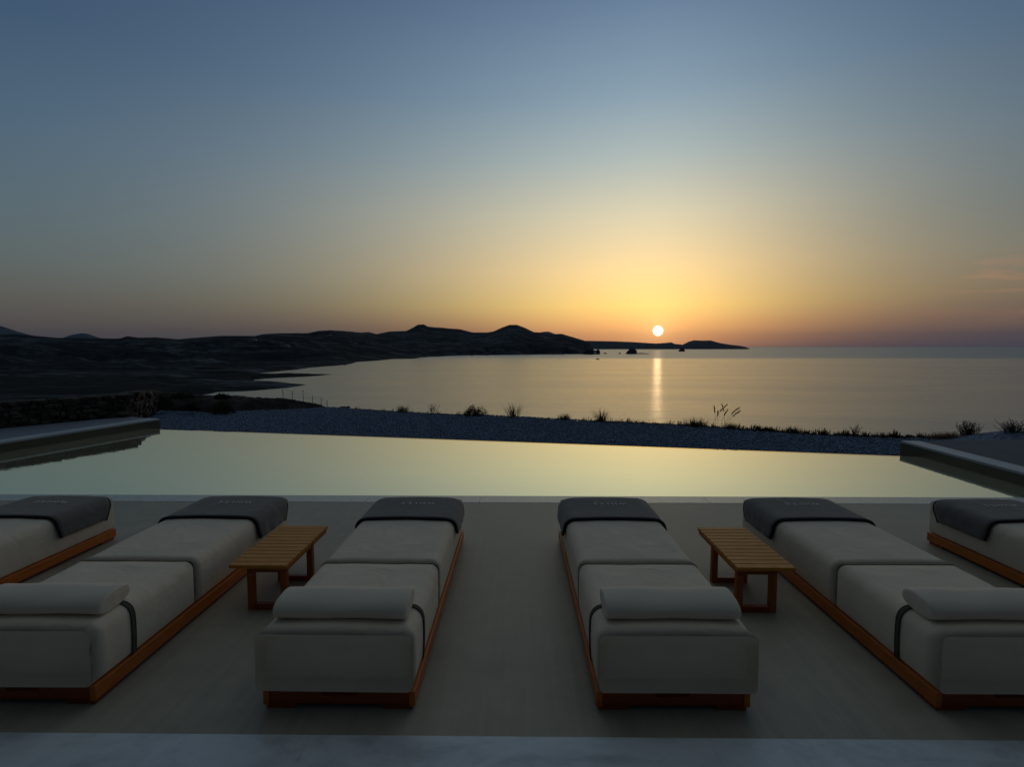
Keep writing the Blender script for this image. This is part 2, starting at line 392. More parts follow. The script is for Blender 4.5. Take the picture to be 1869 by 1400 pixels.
# ------------------------------------------------------------------ sun loungers
LW, LL = .685, 2.05            # frame width and length
MW, ZB, ZT = .70, .088, .352
def cushion_rings(y0, y1, rn, rf, far_corner=False, near_big=False, sd=0):
    """loft a soft box cushion along y; returns verts/faces"""
    K = 40; rings = []
    def section(y, inx, inzt, inzb, r):
        hx = MW/2-inx; zt = ZT-inzt; zb = ZB+inzb; rb = .022
        pts = []
        def arc(cx, cz, rr, a0, a1, k):
            for i in range(k): 
                a = a0+(a1-a0)*i/(k-1); pts.append((cx+rr*math.cos(a), cz+rr*math.sin(a)))
        arc(hx-r, zt-r, r, 0, math.pi/2, 7)
        for i in range(1, 10):
            t = i/10; x = (hx-r)*(1-2*t); pts.append((x, zt))
        arc(-hx+r, zt-r, r, math.pi/2, math.pi, 7)
        for i in range(1, 4): pts.append((-hx, zt-r+(zb+rb-zt+r)*i/4))
        arc(-hx+rb, zb+rb, rb, math.pi, 1.5*math.pi, 4)
        pts.append((0, zb))
        arc(hx-rb, zb+rb, rb, 1.5*math.pi, 2*math.pi, 4)
        for i in range(1, 4): pts.append((hx, zb+rb+(zt-r-zb-rb)*i/4))
        return [(p[0], y, p[1]) for p in pts]
    st = []
    def endstations(rr, near):
        out = []
        for i in range(6):
            a = i/5*math.pi/2
            out.append((rr*(1-math.sin(a)), rr*(1-math.cos(a))))   # (distance from the end, inset) from inside to end when reversed
        return out
    L = y1-y0
    for i in range(6):
        a = math.pi/2*(1-i/5); st.append((y0+rn*(1-math.sin(math.pi/2-a)), rn*(1-math.cos(a)) ))
    ys = [y0+rn+(L-rn-rf)*i/24 for i in range(1, 24)]
    for y in ys: st.append((y, 0))
    for i in range(6):
        a = math.pi/2*i/5; st.append((y1-rf*(1-math.sin(a)) , rf*(1-math.cos(a))))
    for k, (y, ins) in enumerate(st):
        e0 = (y-y0); e1 = (y1-y)
        q0 = min(1, e0/.07); q1 = min(1, e1/(.045 if far_corner else .03))
        r = .058
        r = .022+(r-.022)*(q0*q0*(3-2*q0)) if near_big else .035+(r-.035)*(q0*q0*(3-2*q0))
        r = min(r, .016+(.058-.016)*(q1*q1*(3-2*q1))) if far_corner else min(r, .04+(.018)*q1)
        sx = ins*.22; szt = ins*.8
        rings.append(section(y, min(sx, .02), szt, ins*.4, r))
    V_ = []; F = []
    n = len(rings[0])
    bul = .010
    for g, (y, ins) in zip(rings, st):
        t = (y-y0)/L; ly = max(0, 1-(2*t-1)**6)
        for (x, yy, z) in g:
            k = max(0, min(1, (z-ZB)/(ZT-ZB)))
            cx_ = max(0, 1-(2*x/MW)**2)
            z2 = z+(bul*ly*cx_ if z > ZT-.03 else 0)+.007*fbm(np.array(x*6+3*y+sd*3.7), np.array(y*4.0+sd*1.9), 4, 5+sd)
            sb = .006*math.sin(math.pi*k)*ly
            V_.append((x+math.copysign(sb, x)*(1 if abs(x) > MW/2-.07 else 0), yy, float(z2)))
    for i in range(len(rings)-1):
        for j in range(n): F.append((i*n+j, i*n+(j+1) % n, (i+1)*n+(j+1) % n, (i+1)*n+j))
    def cap(ri, sgn, bulge):
        prev = [ri*n+j for j in range(n)]; cx_, cz = 0, (ZB+ZT)/2
        base = [V_[q] for q in prev]; yb = base[0][1]
        for s_ in (.985, .95, .88, .78, .62, .42, .2):
            k0 = len(V_)
            for (x, yy, z) in base: V_.append((cx_+(x-cx_)*s_, yb+sgn*bulge*(1-s_**2)**2, cz+(z-cz)*s_))
            cur = list(range(k0, k0+n))
            for j in range(n):
                q = (prev[j], prev[(j+1) % n], cur[(j+1) % n], cur[j])
                F.append(q if sgn > 0 else q[::-1])
            prev = cur
        k0 = len(V_); V_.append((cx_, yb+sgn*bulge, cz))
        for j in range(n):
            q = (prev[j], prev[(j+1) % n], k0); F.append(q if sgn > 0 else q[::-1])
    cap(0, -1, .014 if near_big else .004); cap(len(rings)-1, 1, .012 if far_corner else .003)
    return V_, F

def side_surface(x_off, z):    # outer half width of the mattress at height z
    k = max(0, min(1, (z-ZB)/(ZT-ZB))); return MW/2+.006*math.sin(math.pi*k)

def make_lounger(sd=0):
    root = empty('sun_lounger')
    # frame: rails
    for sx in (-1, 1):
        b = MB(); x1 = sx*LW/2; x0 = sx*(LW/2-.028)
        b.box(min(x0, x1), max(x0, x1), -.004, LL+.004, .020, ZB)
        b.build('side_rail', M['wood_y'], root, bevel=.004)
    for near in (True, False):
        y = .004 if near else LL-.004-.026; w = LW/2-.0285
        prof = [(-w, .022), (w, .022), (w, ZB-.003), (.085, ZB-.003), (.075, ZB-.026), (-.075, ZB-.026), (-.085, ZB-.003), (-w, ZB-.003)]
        b = MB(); n = len(prof)
        b.add([(p[0], y, p[1]) for p in prof]+[(p[0], y+.026, p[1]) for p in prof],
              [tuple(range(n)), tuple(range(n, 2*n))[::-1]]+[((i+1) % n, i, n+i, n+(i+1) % n) for i in range(n)])
        b.build('end_rail', M['wood_x'], root, bevel=.003)
    for sx in (-1, 1):
        for y0 in (.006, LL-.14):
            b = MB(); xa, xb = sx*(LW/2-.012), sx*(LW/2-.155); za = .0195
            near = y0 < 1
            b.add([(xa, y0, 0), (xb*1.0+sx*.018, y0, 0), (xb, y0, za), (xa, y0, za), (xa, y0+.13, 0), (xb+sx*.018, y0+.13, 0), (xb, y0+.13, za), (xa, y0+.13, za)],
                  [(0,1,2,3), (7,6,5,4), (0,4,5,1), (1,5,6,2), (2,6,7,3), (3,7,4,0)] if sx < 0 else [(3,2,1,0), (4,5,6,7), (1,5,4,0), (2,6,5,1), (3,7,6,2), (0,4,7,3)])
            b.build('foot', M['wood_x'], root, bevel=.002)
    b = MB(); b.box(-LW/2+.03, LW/2-.03, .035, LL-.035, .05, .084); b.build('slat_base', M['wood_x'], root)
    # mattress in two sections
    V_, F = cushion_rings(-.008, .757, .065, .018, near_big=True, sd=sd); b = MB(); b.add(V_, F)
    c1 = b.build('back_cushion', M['cushion'], root, smooth=True)
    V_, F = cushion_rings(.760, LL+.004, .022, .012, far_corner=True, sd=sd); b = MB(); b.add(V_, F)
    c2 = b.build('seat_cushion', M['cushion'], root, smooth=True)
    # headrest bolster
    b = MB(); K = 28; prof = []
    for i in range(K):
        a = 2*math.pi*i/K; cy, cz = math.cos(a), math.sin(a)
        y = .103*abs(cy)**.74*math.copysign(1, cy); z = .046*abs(cz)**.80*math.copysign(1, cz)
        if z < 0: z *= .82
        ang = .10; prof.append((y*math.cos(ang)-z*math.sin(ang), y*math.sin(ang)+z*math.cos(ang)))
    xs = []; Lp = .312
    for i in range(7): a = math.pi/2*i/6; xs.append((-Lp+.028*(1-math.sin(a)), 1-.26*(1-math.sin(a))**1.3 if i else .74))
    xs = [(-Lp-.001, .5), (-Lp+.0, .8), (-Lp+.001, .92), (-Lp+.005, .97), (-Lp+.013, 1.0)]+[(-Lp+.013+(2*Lp-.026)*i/16, 1.0) for i in range(1, 16)]
    xs += [(Lp-.013, 1.0), (Lp-.005, .97), (Lp-.001, .92), (Lp, .8), (Lp+.001, .5)]
    V_ = []; cy0, cz0 = .200, ZT+.0455
    for i, (x, s_) in enumerate(xs):
        for j, (y, z) in enumerate(prof):
            g = .0035*math.cos(j*math.pi) if i in (0, 1, len(xs)-1, len(xs)-2) else 0
            V_.append((x+g*.6, cy0+y*s_, cz0+z*s_+.0025*math.sin(x*(13+sd)+j*.3+sd)))
    n = K; F = []
    for i in range(len(xs)-1):
        for j in range(n): F.append((i*n+j, (i+1)*n+j, (i+1)*n+(j+1) % n, i*n+(j+1) % n))
    for e, x in ((0, -Lp-.003), (len(xs)-1, Lp+.003)):
        k = len(V_); V_.append((x, cy0, cz0))
        for j in range(n):
            q = (e*n+j, e*n+(j+1) % n, k); F.append(q if e == 0 else q[::-1])
    b.add(V_, F); hp = b.build('headrest_pillow', M['pillow'], root, smooth=True)
    # strap across the cushion down to the frame
    def path(off, z_end=ZB+.004):
        p = []
        for i in range(9):
            z = z_end+(ZT-.06-z_end)*i/8; p.append((-side_surface(0, z)-off, z))
        for i in range(1, 9):
            a = math.pi-math.pi/2*i/8; p.append((-MW/2+.058+(.058+off)*math.cos(a)-.002, ZT-.058+(.058+off)*math.sin(a)))
        for i in range(1, 6):
            x = (-MW/2+.058)*(1-i/6); p.append((x, ZT+off+.010*(1-(2*x/MW)**2)))
        return p+[(-a, c) for a, c in p[::-1]]
    def ribbon(ya, yb, off, th):
        pi, po = path(off), path(off+th); b_ = MB(); V2 = []
        for q, y in ((pi, ya), (po, ya), (po, yb), (pi, yb)):
            V2 += [(a, y, c) for a, c in q]
        m_ = len(pi); F2 = []
        for s_ in range(4):
            t_ = (s_+1) % 4
            for i in range(m_-1): F2.append((s_*m_+i, s_*m_+i+1, t_*m_+i+1, t_*m_+i))
        b_.add(V2, F2); return b_
    st = ribbon(.238, .266, .001, .003).build('strap', M['strap'], root, smooth=False)
    e = ribbon(.236, .240, .003, .002); e2 = ribbon(.264, .268, .003, .002); e.add(e2.v, e2.f)
    e.build('strap_binding', M['strap_edge'], st)
    return root

L_NEAR = 2.225
loungers = [(-3.745, 'lounger at the far left edge, only its towel end in frame'),
            (-2.255, 'second lounger from the left, left of the left slatted table'),
            (-.800, 'lounger left of the central gap, right of the left slatted side table'),
            (.695, 'lounger right of the central gap, left of the right slatted side table'),
            (2.205, 'second lounger from the right, right of the right slatted side table'),
            (3.745, 'lounger at the far right edge, only its towel end in frame')]
for i, (x, lab) in enumerate(loungers):
    o = make_lounger(i)
    o.location = (x, L_NEAR+(0, .01, -.005, .0, .01, -.01)[i], 0); o.rotation_euler.z = R((0, .3, -.2, .25, -.2, 0)[i])
    sh = math.copysign(.020, x)
    for ch in [c for c in COL.objects if c.parent == o]:
        k_ = ch.name.split('.')[0]
        if k_ in ('back_cushion', 'seat_cushion', 'strap'): ch.location.x = sh
        if k_ == 'headrest_pillow': ch.location = (sh+(.0, .004, -.006, .008, -.004, 0)[i], (0, .004, -.004, .003, .0, 0)[i], 0)
    tag(o, 'cream cushioned teak '+lab, 'sun lounger', 'sun loungers facing the pool')

# ------------------------------------------------------------------ towels (lie on the loungers: top-level)
def make_towel(seed, hl=.135, hr=.135):
    root = empty('pool_towel')
    y0, y1 = 1.50, LL-.015; off = .003; th = .017
    def sect(o_, k):
        R_ = .058+o_; pts = []
        for i in range(k//4): # left hang, from bottom
            t = i/(k//4); z = ZT-.058-hl*(1-t)+.058*0; pts.append(('L', t, z))
        return pts
    NY = 30
    def surf(u, w, o_):
        """u across 0..1 , w along 0..1 -> point ; o_ = offset outwards"""
        flat = MW-2*.058; arc = math.pi/2*.062
        Ltot = hl+arc+flat+arc+hr; s = u*Ltot
        y = y0+(y1-y0)*w
        if s < hl:
            d = hl-s; z = ZT-.058-d; x = -side_surface(0, z)-o_; nx = (-1, 0); down = d/hl
        elif s < hl+arc:
            a = math.pi-(s-hl)/arc*math.pi/2; x = -MW/2+.058+(.058+o_)*math.cos(a)-.006; z = ZT-.058+(.058+o_)*math.sin(a); down = 0
        elif s < hl+arc+flat:
            x = -MW/2+.058+(s-hl-arc); z = ZT+o_+.010*max(0, 1-(2*x/MW)**2); down = 0
        elif s < hl+2*arc+flat:
            a = math.pi/2-(s-hl-arc-flat)/arc*math.pi/2; x = MW/2-.058+(.058+o_)*math.cos(a)+.006; z = ZT-.058+(.058+o_)*math.sin(a); down = 0
        else:
            d = s-hl-2*arc-flat; z = ZT-.058-d; x = side_surface(0, z)+o_; down = d/hr
        # far edge of each hanging flap slants towards the near end and the corner pulls in
        sc = abs(2*u-1); far_pull = -.10*max(0, (sc-.62)/.38)**1.3*w**2
        near_pull = .018*down*(1-w)
        y += far_pull+near_pull
        wob = .0045*math.sin(w*9+seed*2+s*7)*down+.006*fbm(np.array(s*9+seed), np.array(w*4+seed*3.1), 3, seed)*(1 if down == 0 else 2.2)
        if down > 0: x += math.copysign(abs(wob)+.004*down, x)
        else: z += abs(wob)*.6
        # rounding down at the far end
        z -= .010*max(0, (w-.93)/.07)**2
        return (float(x), float(y), float(z))
    NU = 60; b = MB(); V_ = []
    for o_ in (off, off+th):
        for j in range(NY+1):
            w = j/NY; oo = o_
            if o_ > off: oo = off+th*(1-max(0, 1-min(w, 1-w)/.03)**2*.6)
            for i in range(NU+1): V_.append(surf(i/NU, w, oo))
    n1 = (NU+1)*(NY+1); q = lambda a, j, i: a*n1+j*(NU+1)+i; F = []
    for j in range(NY):
        for i in range(NU):
            F.append((q(1,j,i), q(1,j,i+1), q(1,j+1,i+1), q(1,j+1,i))); F.append((q(0,j,i), q(0,j+1,i), q(0,j+1,i+1), q(0,j,i+1)))
    for i in range(NU):
        F.append((q(0,0,i), q(0,0,i+1), q(1,0,i+1), q(1,0,i))); F.append((q(1,NY,i), q(1,NY,i+1), q(0,NY,i+1), q(0,NY,i)))
    for j in range(NY):
        F.append((q(1,j,0), q(1,j+1,0), q(0,j+1,0), q(0,j,0))); F.append((q(0,j,NU), q(0,j+1,NU), q(1,j+1,NU), q(1,j,NU)))
    b.add(V_, F); cl = b.build('cloth', M['towel'], root, smooth=True)
    hb = MB()  # dark tubes along both folded edges, shade put into their colour
    hb.tube([Vector(surf(i/NU, 0, off+th*.5))+Vector((0, -.003, 0)) for i in range(NU+1)], .0105, 8, up=(0, 1, 0))
    hb2 = MB(); hb2.tube([surf(i/NU, .995, off+th*.55) for i in range(NU+1)], .0085, 8, up=(0, 1, 0))
    hb.build('hem', M['hem'], cl, smooth=True)
    hb2.build('hem', M['hem'], cl, smooth=True)
    for u in (0, 1):
        sb = MB(); sb.tube([Vector(surf(u, j/NY, off+th*.6))-Vector((0, 0, .004)) for j in range(NY+1)], .0045, 6)
        sb.build('side_hem', M['hem_light'], cl, smooth=True)
    # embroidered lettering, meant to be read from the pool side
    flat = MW-2*.058; arc = math.pi/2*.062; Lt = 2*arc+flat+hl+hr; yc = 1.83
    for ch, xo in (('W', -.108), ('H', -.050), ('I', -.008), ('T', .034), ('E', .085)):
        cu = bpy.data.curves.new('txt', 'FONT'); cu.body = ch; cu.size = .062; cu.align_x = 'CENTER'; cu.align_y = 'CENTER'
        cu.extrude = .0012; cu.resolution_u = 2
        to = bpy.data.objects.new('txt', cu); COL.objects.link(to)
        bpy.context.view_layer.update()
        me = bpy.data.meshes.new_from_object(to.evaluated_get(bpy.context.evaluated_depsgraph_get()))
        bpy.data.objects.remove(to)
        for v in me.vertices:
            x = -(v.co.x+xo*1.15); y = yc-v.co.y*1.15; u = (hl+arc+(x+MW/2-.058))/Lt; w = (y-y0)/(y1-y0)
            p = surf(u, w, off+th)
            v.co = (x, y, p[2]+.0014+v.co.z)
        me.materials.clear(); me.materials.append(M['stitch']); me.name = 'letter'
        lo = bpy.data.objects.new('letter', me); COL.objects.link(lo); lo.parent = cl
    return root
tl = ['charcoal towel over the foot end of the far left lounger, beside the pool corner wall',
      'charcoal towel on the second lounger from the left, left of the left side table',
      'charcoal towel on the lounger left of the central gap',
      'charcoal towel on the lounger right of the central gap',
      'charcoal towel on the second lounger from the right, above the right side table',
      'dark charcoal towel over the foot end of the far right lounger at the frame edge']
for i, (x, _) in enumerate(loungers):
    t = make_towel(i+1, (.09, .06, .05, .05, .075, .075)[i], (.085, .085, .035, .06, .05, .07)[i])
    t.location = (x+math.copysign(.020, x), L_NEAR+(0, .01, -.005, .0, .01, -.01)[i], 0); t.rotation_euler.z = R((0, .3, -.2, .25, -.2, 0)[i])
    tag(t, tl[i], 'towel', 'folded towels on the loungers')

# ------------------------------------------------------------------ side tables
def make_table(flip):
    root = empty('side_table'); W, D, H = .355, .71, .284; LT = .040
    g = -1 if flip else 1      # the legs stand flush with the side towards the central gap
    tr = MB()
    ns = 12; gap = .0055; sw = (D-gap*(ns-1))/ns
    for k in range(ns):
        y = k*(sw+gap); b = MB(); b.box(-W/2, W/2, y, y+sw, H-.022, H)
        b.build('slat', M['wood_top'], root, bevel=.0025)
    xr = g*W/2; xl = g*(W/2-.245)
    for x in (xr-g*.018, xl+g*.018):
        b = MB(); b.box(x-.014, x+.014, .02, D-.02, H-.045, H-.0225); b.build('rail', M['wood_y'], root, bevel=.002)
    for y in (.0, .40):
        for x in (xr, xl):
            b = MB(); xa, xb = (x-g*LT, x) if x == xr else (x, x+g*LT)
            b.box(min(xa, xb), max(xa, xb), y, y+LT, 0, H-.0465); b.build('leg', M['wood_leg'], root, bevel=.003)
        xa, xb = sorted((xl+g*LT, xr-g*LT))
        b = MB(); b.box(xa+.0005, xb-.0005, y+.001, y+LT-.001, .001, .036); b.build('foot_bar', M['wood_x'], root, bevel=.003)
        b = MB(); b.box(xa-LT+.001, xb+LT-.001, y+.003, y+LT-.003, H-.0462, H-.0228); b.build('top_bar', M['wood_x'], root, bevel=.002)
    return root
t1 = make_table(False); t1.location = (-1.60, 3.095, 0)
tag(t1, 'low slatted teak side table left of the central gap, beside the second lounger', 'side table', 'slatted teak side tables')
t2 = make_table(True); t2.location = (1.515, 3.095, 0)
tag(t2, 'low slatted teak side table right of the central gap, between two loungers', 'side table', 'slatted teak side tables')

# ------------------------------------------------------------------ deck, marble, pool
Y1, Y2 = 5.325, 5.565
YM = P(934, 1345, .012).y
b = MB(); b.box(-14, 14, -3, Y1-.002, -.25, 0); tag(b.build('deck', M['deck']), kind='structure')
mroot = empty('marble_paving'); tag(mroot, kind='structure')
xs = [-6, -3.2, -.86, .79, 3.1, 6]
for a, c in zip(xs, xs[1:]):
    b = MB(); b.box(a+.0003, c-.0003, -2, YM, .003, .012); b.build('paving_slab', M['marble'], mroot, bevel=.0008)
croot = empty('pool_coping'); tag(croot, kind='structure')
x = -10.0
while x < 5.6:
    e_ = min(x+1.2, 5.63); b = MB(); b.box(x+.001, e_-.001, Y1, Y2, -.3, .002); b.build('coping_slab', M['wet'], croot, bevel=.002); x += 1.2
ZW = .15
LE, L1_ = P(291, 764.5, ZW), P(0, 808, ZW); RE, R1_ = P(1644, 805, ZW), P(1869, 863.7, ZW)      # inner top edges of the two side walls
r1, r2 = P(291, 783.5, 0), P(1643, 833, 0)                                                       # the infinity edge
def meet(p, q, a, b_):
    d1 = (q-p).xy; d2 = (b_-a).xy; w = (a-p).xy; t = (w.x*d2.y-w.y*d2.x)/(d1.x*d2.y-d1.y*d2.x); v = p+(q-p)*t; return Vector((v.x, v.y, 0))
A0 = meet(LE, L1_, r1, r2); C0 = meet(RE, R1_, r1, r2); print('corners', A0, C0, LE, L1_, RE, R1_)
nr_, nq_ = Vector((0, Y2, 0)), Vector((1, Y2, 0)); D0 = meet(LE, L1_, nr_, nq_); E0 = meet(RE, R1_, nr_, nq_)
dl = (D0-A0).normalized(); dr = (E0-C0).normalized()
XR = max(C0.x, RE.x)
zw = -.006
wb = MB(); wb.add([(A0.x, A0.y, zw), (D0.x, Y2, zw), (E0.x, Y2, zw), (C0.x, C0.y, zw)], [(0, 1, 2, 3)])
tag(wb.build('pool_water', M['pool']), kind='structure')
bb = MB(); bb.prism([(A0.x-.2, A0.y+.02), (D0.x-.2, Y2-.01), (E0.x+.2, Y2-.01), (C0.x+.2, C0.y+.02)], -1.5, -1.4)
tag(bb.build('pool_floor', M['coping']), kind='structure')
# infinity rim
wd = (C0-A0).normalized(); wn = Vector((-wd.y, wd.x, 0))
if wn.y < 0: wn = -wn
b = MB(); a1, a2, a3, a4 = A0, C0, C0+wn*.06, A0+wn*.06
b.add([(a1.x,a1.y,-1.4),(a2.x,a2.y,-1.4),(a3.x,a3.y,-1.4),(a4.x,a4.y,-1.4),(a1.x,a1.y,-.005),(a2.x,a2.y,-.005),(a3.x,a3.y,-.0085),(a4.x,a4.y,-.0085)],
      [(3,2,1,0),(4,5,6,7),(0,1,5,4),(1,2,6,5),(2,3,7,6),(3,0,4,7)])
ro = b.build('infinity_edge', M['lip']); tag(ro, kind='structure')
def pool_wall(name, p, q, out, lab, th=.06):
    # p->q inner line ; out = outward unit vector
    r = empty(name); 
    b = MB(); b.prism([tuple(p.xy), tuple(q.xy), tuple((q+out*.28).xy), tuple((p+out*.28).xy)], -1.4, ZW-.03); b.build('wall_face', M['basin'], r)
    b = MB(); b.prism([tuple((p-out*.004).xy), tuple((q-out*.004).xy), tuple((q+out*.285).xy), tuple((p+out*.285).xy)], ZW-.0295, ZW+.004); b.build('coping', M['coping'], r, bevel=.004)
    tag(r, lab, 'pool wall'); return r
lo_ = Vector((dl.y, -dl.x, 0)); 
if lo_.x > 0: lo_ = -lo_
LE0 = Vector((LE.x, LE.y, 0)); RE0 = Vector((RE.x, RE.y, 0)); ro_ = Vector((-dr.y, dr.x, 0))
if ro_.x < 0: ro_ = -ro_
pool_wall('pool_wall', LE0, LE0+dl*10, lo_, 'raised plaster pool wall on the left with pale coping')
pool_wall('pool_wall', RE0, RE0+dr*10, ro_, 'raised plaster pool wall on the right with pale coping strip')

# left terrace between the pool wall and the rubble wall
W0 = P(-330, 812, ZW); W1 = P(0, 782, ZW); W2 = P(236, 760, ZW)
ex = LE0+lo_*.287; ex2 = LE0+dl*10+lo_*.287
b = MB(); b.prism([tuple(ex.xy), tuple(ex2.xy), (W0.x-1, W0.y-1.2), tuple(W0.xy), tuple(W1.xy), tuple(W2.xy)], -.3, ZW-.002)
tag(b.build('terrace', M['terrace']), kind='structure')
# right terrace
T1 = P(1665, 803.5, ZW)
ey = RE0+ro_*.287; ey2 = RE0+dr*10+ro_*.287
b = MB(); b.prism([tuple(ey2.xy), (15, -2), (15, T1.y+.5), (T1.x+2.2, T1.y+.15), (T1.x+1, T1.y+.02), tuple(ey.xy)], -.3, ZW-.004)
tag(b.build('terrace', M['gravel_path']), kind='structure')

# ------------------------------------------------------------------ plateau ground with gravel
ZG = -.12
edge_px = [(-400, 745), (270, 745), (600, 745), (700, 751), (800, 757), (900, 760), (1000, 765), (1080, 769.5), (1240, 777), (1400, 788), (1500, 795), (1640, 800)]
EP = [P(a, c, ZG) for a, c in edge_px]
ex_x = np.array([p.x for p in EP]+[7.8, 8.6, 9.6, 16]); ex_y = np.array([p.y for p in EP]+[9.9, 9.8, 9.7, 9.9])
order = np.argsort(ex_x); ex_x = ex_x[order]; ex_y = ex_y[order]
gx = np.linspace(-60, 60, 601); gy = np.concatenate([np.linspace(4, 20, 161), np.linspace(20.3, 70, 120)])
GX, GY = np.meshgrid(gx, gy)
YE = np.interp(GX, ex_x, ex_y)+fbm(GX*1.2, GX*0+3, 4, 9)*.25
d = np.maximum(0, GY-YE)
base = np.where(GX > XR+.15, ZG, ZG)
base = base+.24*np.exp(-((GX-8.9)/.75)**2-((GY-9.3)/.6)**2)
H = base-1.1*d-.35*np.minimum(d, 1)+fbm(GX*2, GY*2, 4, 2)*np.minimum(d, 3)*.5+fbm(GX*5, GY*5, 3, 3)*.012
H = np.maximum(H, -48)
# cut down under the pool and deck so nothing pokes through
inside = ((GX > D0.x-1) & (GX < XR+.2) & (GY < np.interp(GX, [A0.x-2, A0.x, C0.x], [A0.y+.4, A0.y, C0.y])))
H = np.where(inside, -1.6, H)
g = npmesh('ground', np.stack([GX, GY, H], -1).reshape(-1, 3), grid_faces(*GX.shape), M['gravel'], True); tag(g, kind='structure')

# pebbles, real stones (nobody could count them)
def pebbles():
    n = 64000; X = rng.uniform(-10.5, 9.5, n*2); ye = np.interp(X, ex_x, ex_y); yw = np.interp(X, [-12, A0.x, C0.x, 8], [A0.y+.25, A0.y, C0.y, C0.y-.1])+.06
    Y = yw+(ye+.12-yw)*rng.uniform(0, 1, n*2)**1.0
    keep = rng.uniform(0, 1, n*2) < (ye-yw)/5.5
    keep &= ~((X > XR-.02) & (Y < 8.3)); keep &= ~((X < A0.x-.02) & (Y < 10.6))
    X = X[keep][:n]; Y = Y[keep][:n]; n = len(X)
    r = rng.uniform(.012, .028, n)
    oc = np.array([(1,0,0),(-1,0,0),(0,1,0),(0,-1,0),(0,0,1),(0,0,-1),(.6,.6,.5),(-.6,.6,.5),(.6,-.6,.5),(-.6,-.6,.5)], float)[:6]
    th = rng.uniform(0, math.pi, n); c, s = np.cos(th), np.sin(th)
    sc = rng.uniform(.7, 1.35, (n, 6, 1)); V_ = oc[None]*sc*r[:, None, None]*np.array([1.15, .9, .7])
    x = V_[..., 0]*c[:, None]-V_[..., 1]*s[:, None]; y = V_[..., 0]*s[:, None]+V_[..., 1]*c[:, None]
    V_ = np.stack([x+X[:, None], y+Y[:, None], V_[..., 2]+ZG+.004+r[:, None]*.25], -1)
    f = np.array([(0,2,4),(2,1,4),(1,3,4),(3,0,4),(2,0,5),(1,2,5),(3,1,5),(0,3,5)])
    F = (f[None]+(np.arange(n)*6)[:, None, None]).reshape(-1, 3)
    o = npmesh('pebbles', V_.reshape(-1, 3), F, M['pebble'], False)
    tag(o, 'blue grey pebbles covering the ground beyond the pool edge', 'gravel', kind='stuff')
pebbles()

# dark soil mound beyond the gravel on the left
def mound():
    pxs = np.array([230, 285, 330, 400, 440, 520, 560, 600, 640]); tops = np.array([718, 716, 721, 721.5, 722.5, 727, 735, 744, 750])
    cols = np.arange(225, 640, 2.0); rows = np.linspace(-1, 1, 46); V_ = []
    for r_ in rows:
        for c in cols:
            ty = np.interp(c, pxs, tops)
            yc = 14.9; front = np.interp(c, [225, 350, 390, 440, 520, 600], [1.0, 1.3, 1.9, 1.2, .9, .5])
            y = yc+(r_*front if r_ < 0 else r_*2.2)
            q = PY(c, ty, yc); x = q.x*y/yc
            pk = q.z-ZG+.02
            pr = (1-abs(r_)**1.6) if r_ < 0 else 1-r_**2
            z = ZG-.03+max(pk, 0)*pr
            z += float(fbm(np.array(x*2.2), np.array(y*2.2), 5, 17))*.16*pr+float(fbm(np.array(x*9), np.array(y*9), 3, 18))*.05*pr
            if r_ > 0: z -= (r_**2)*.8
            V_.append((x, y, z))
    o = npmesh('mound', V_, grid_faces(len(rows), len(cols)), M['soil'], False); tag(o, kind='structure')
mound()

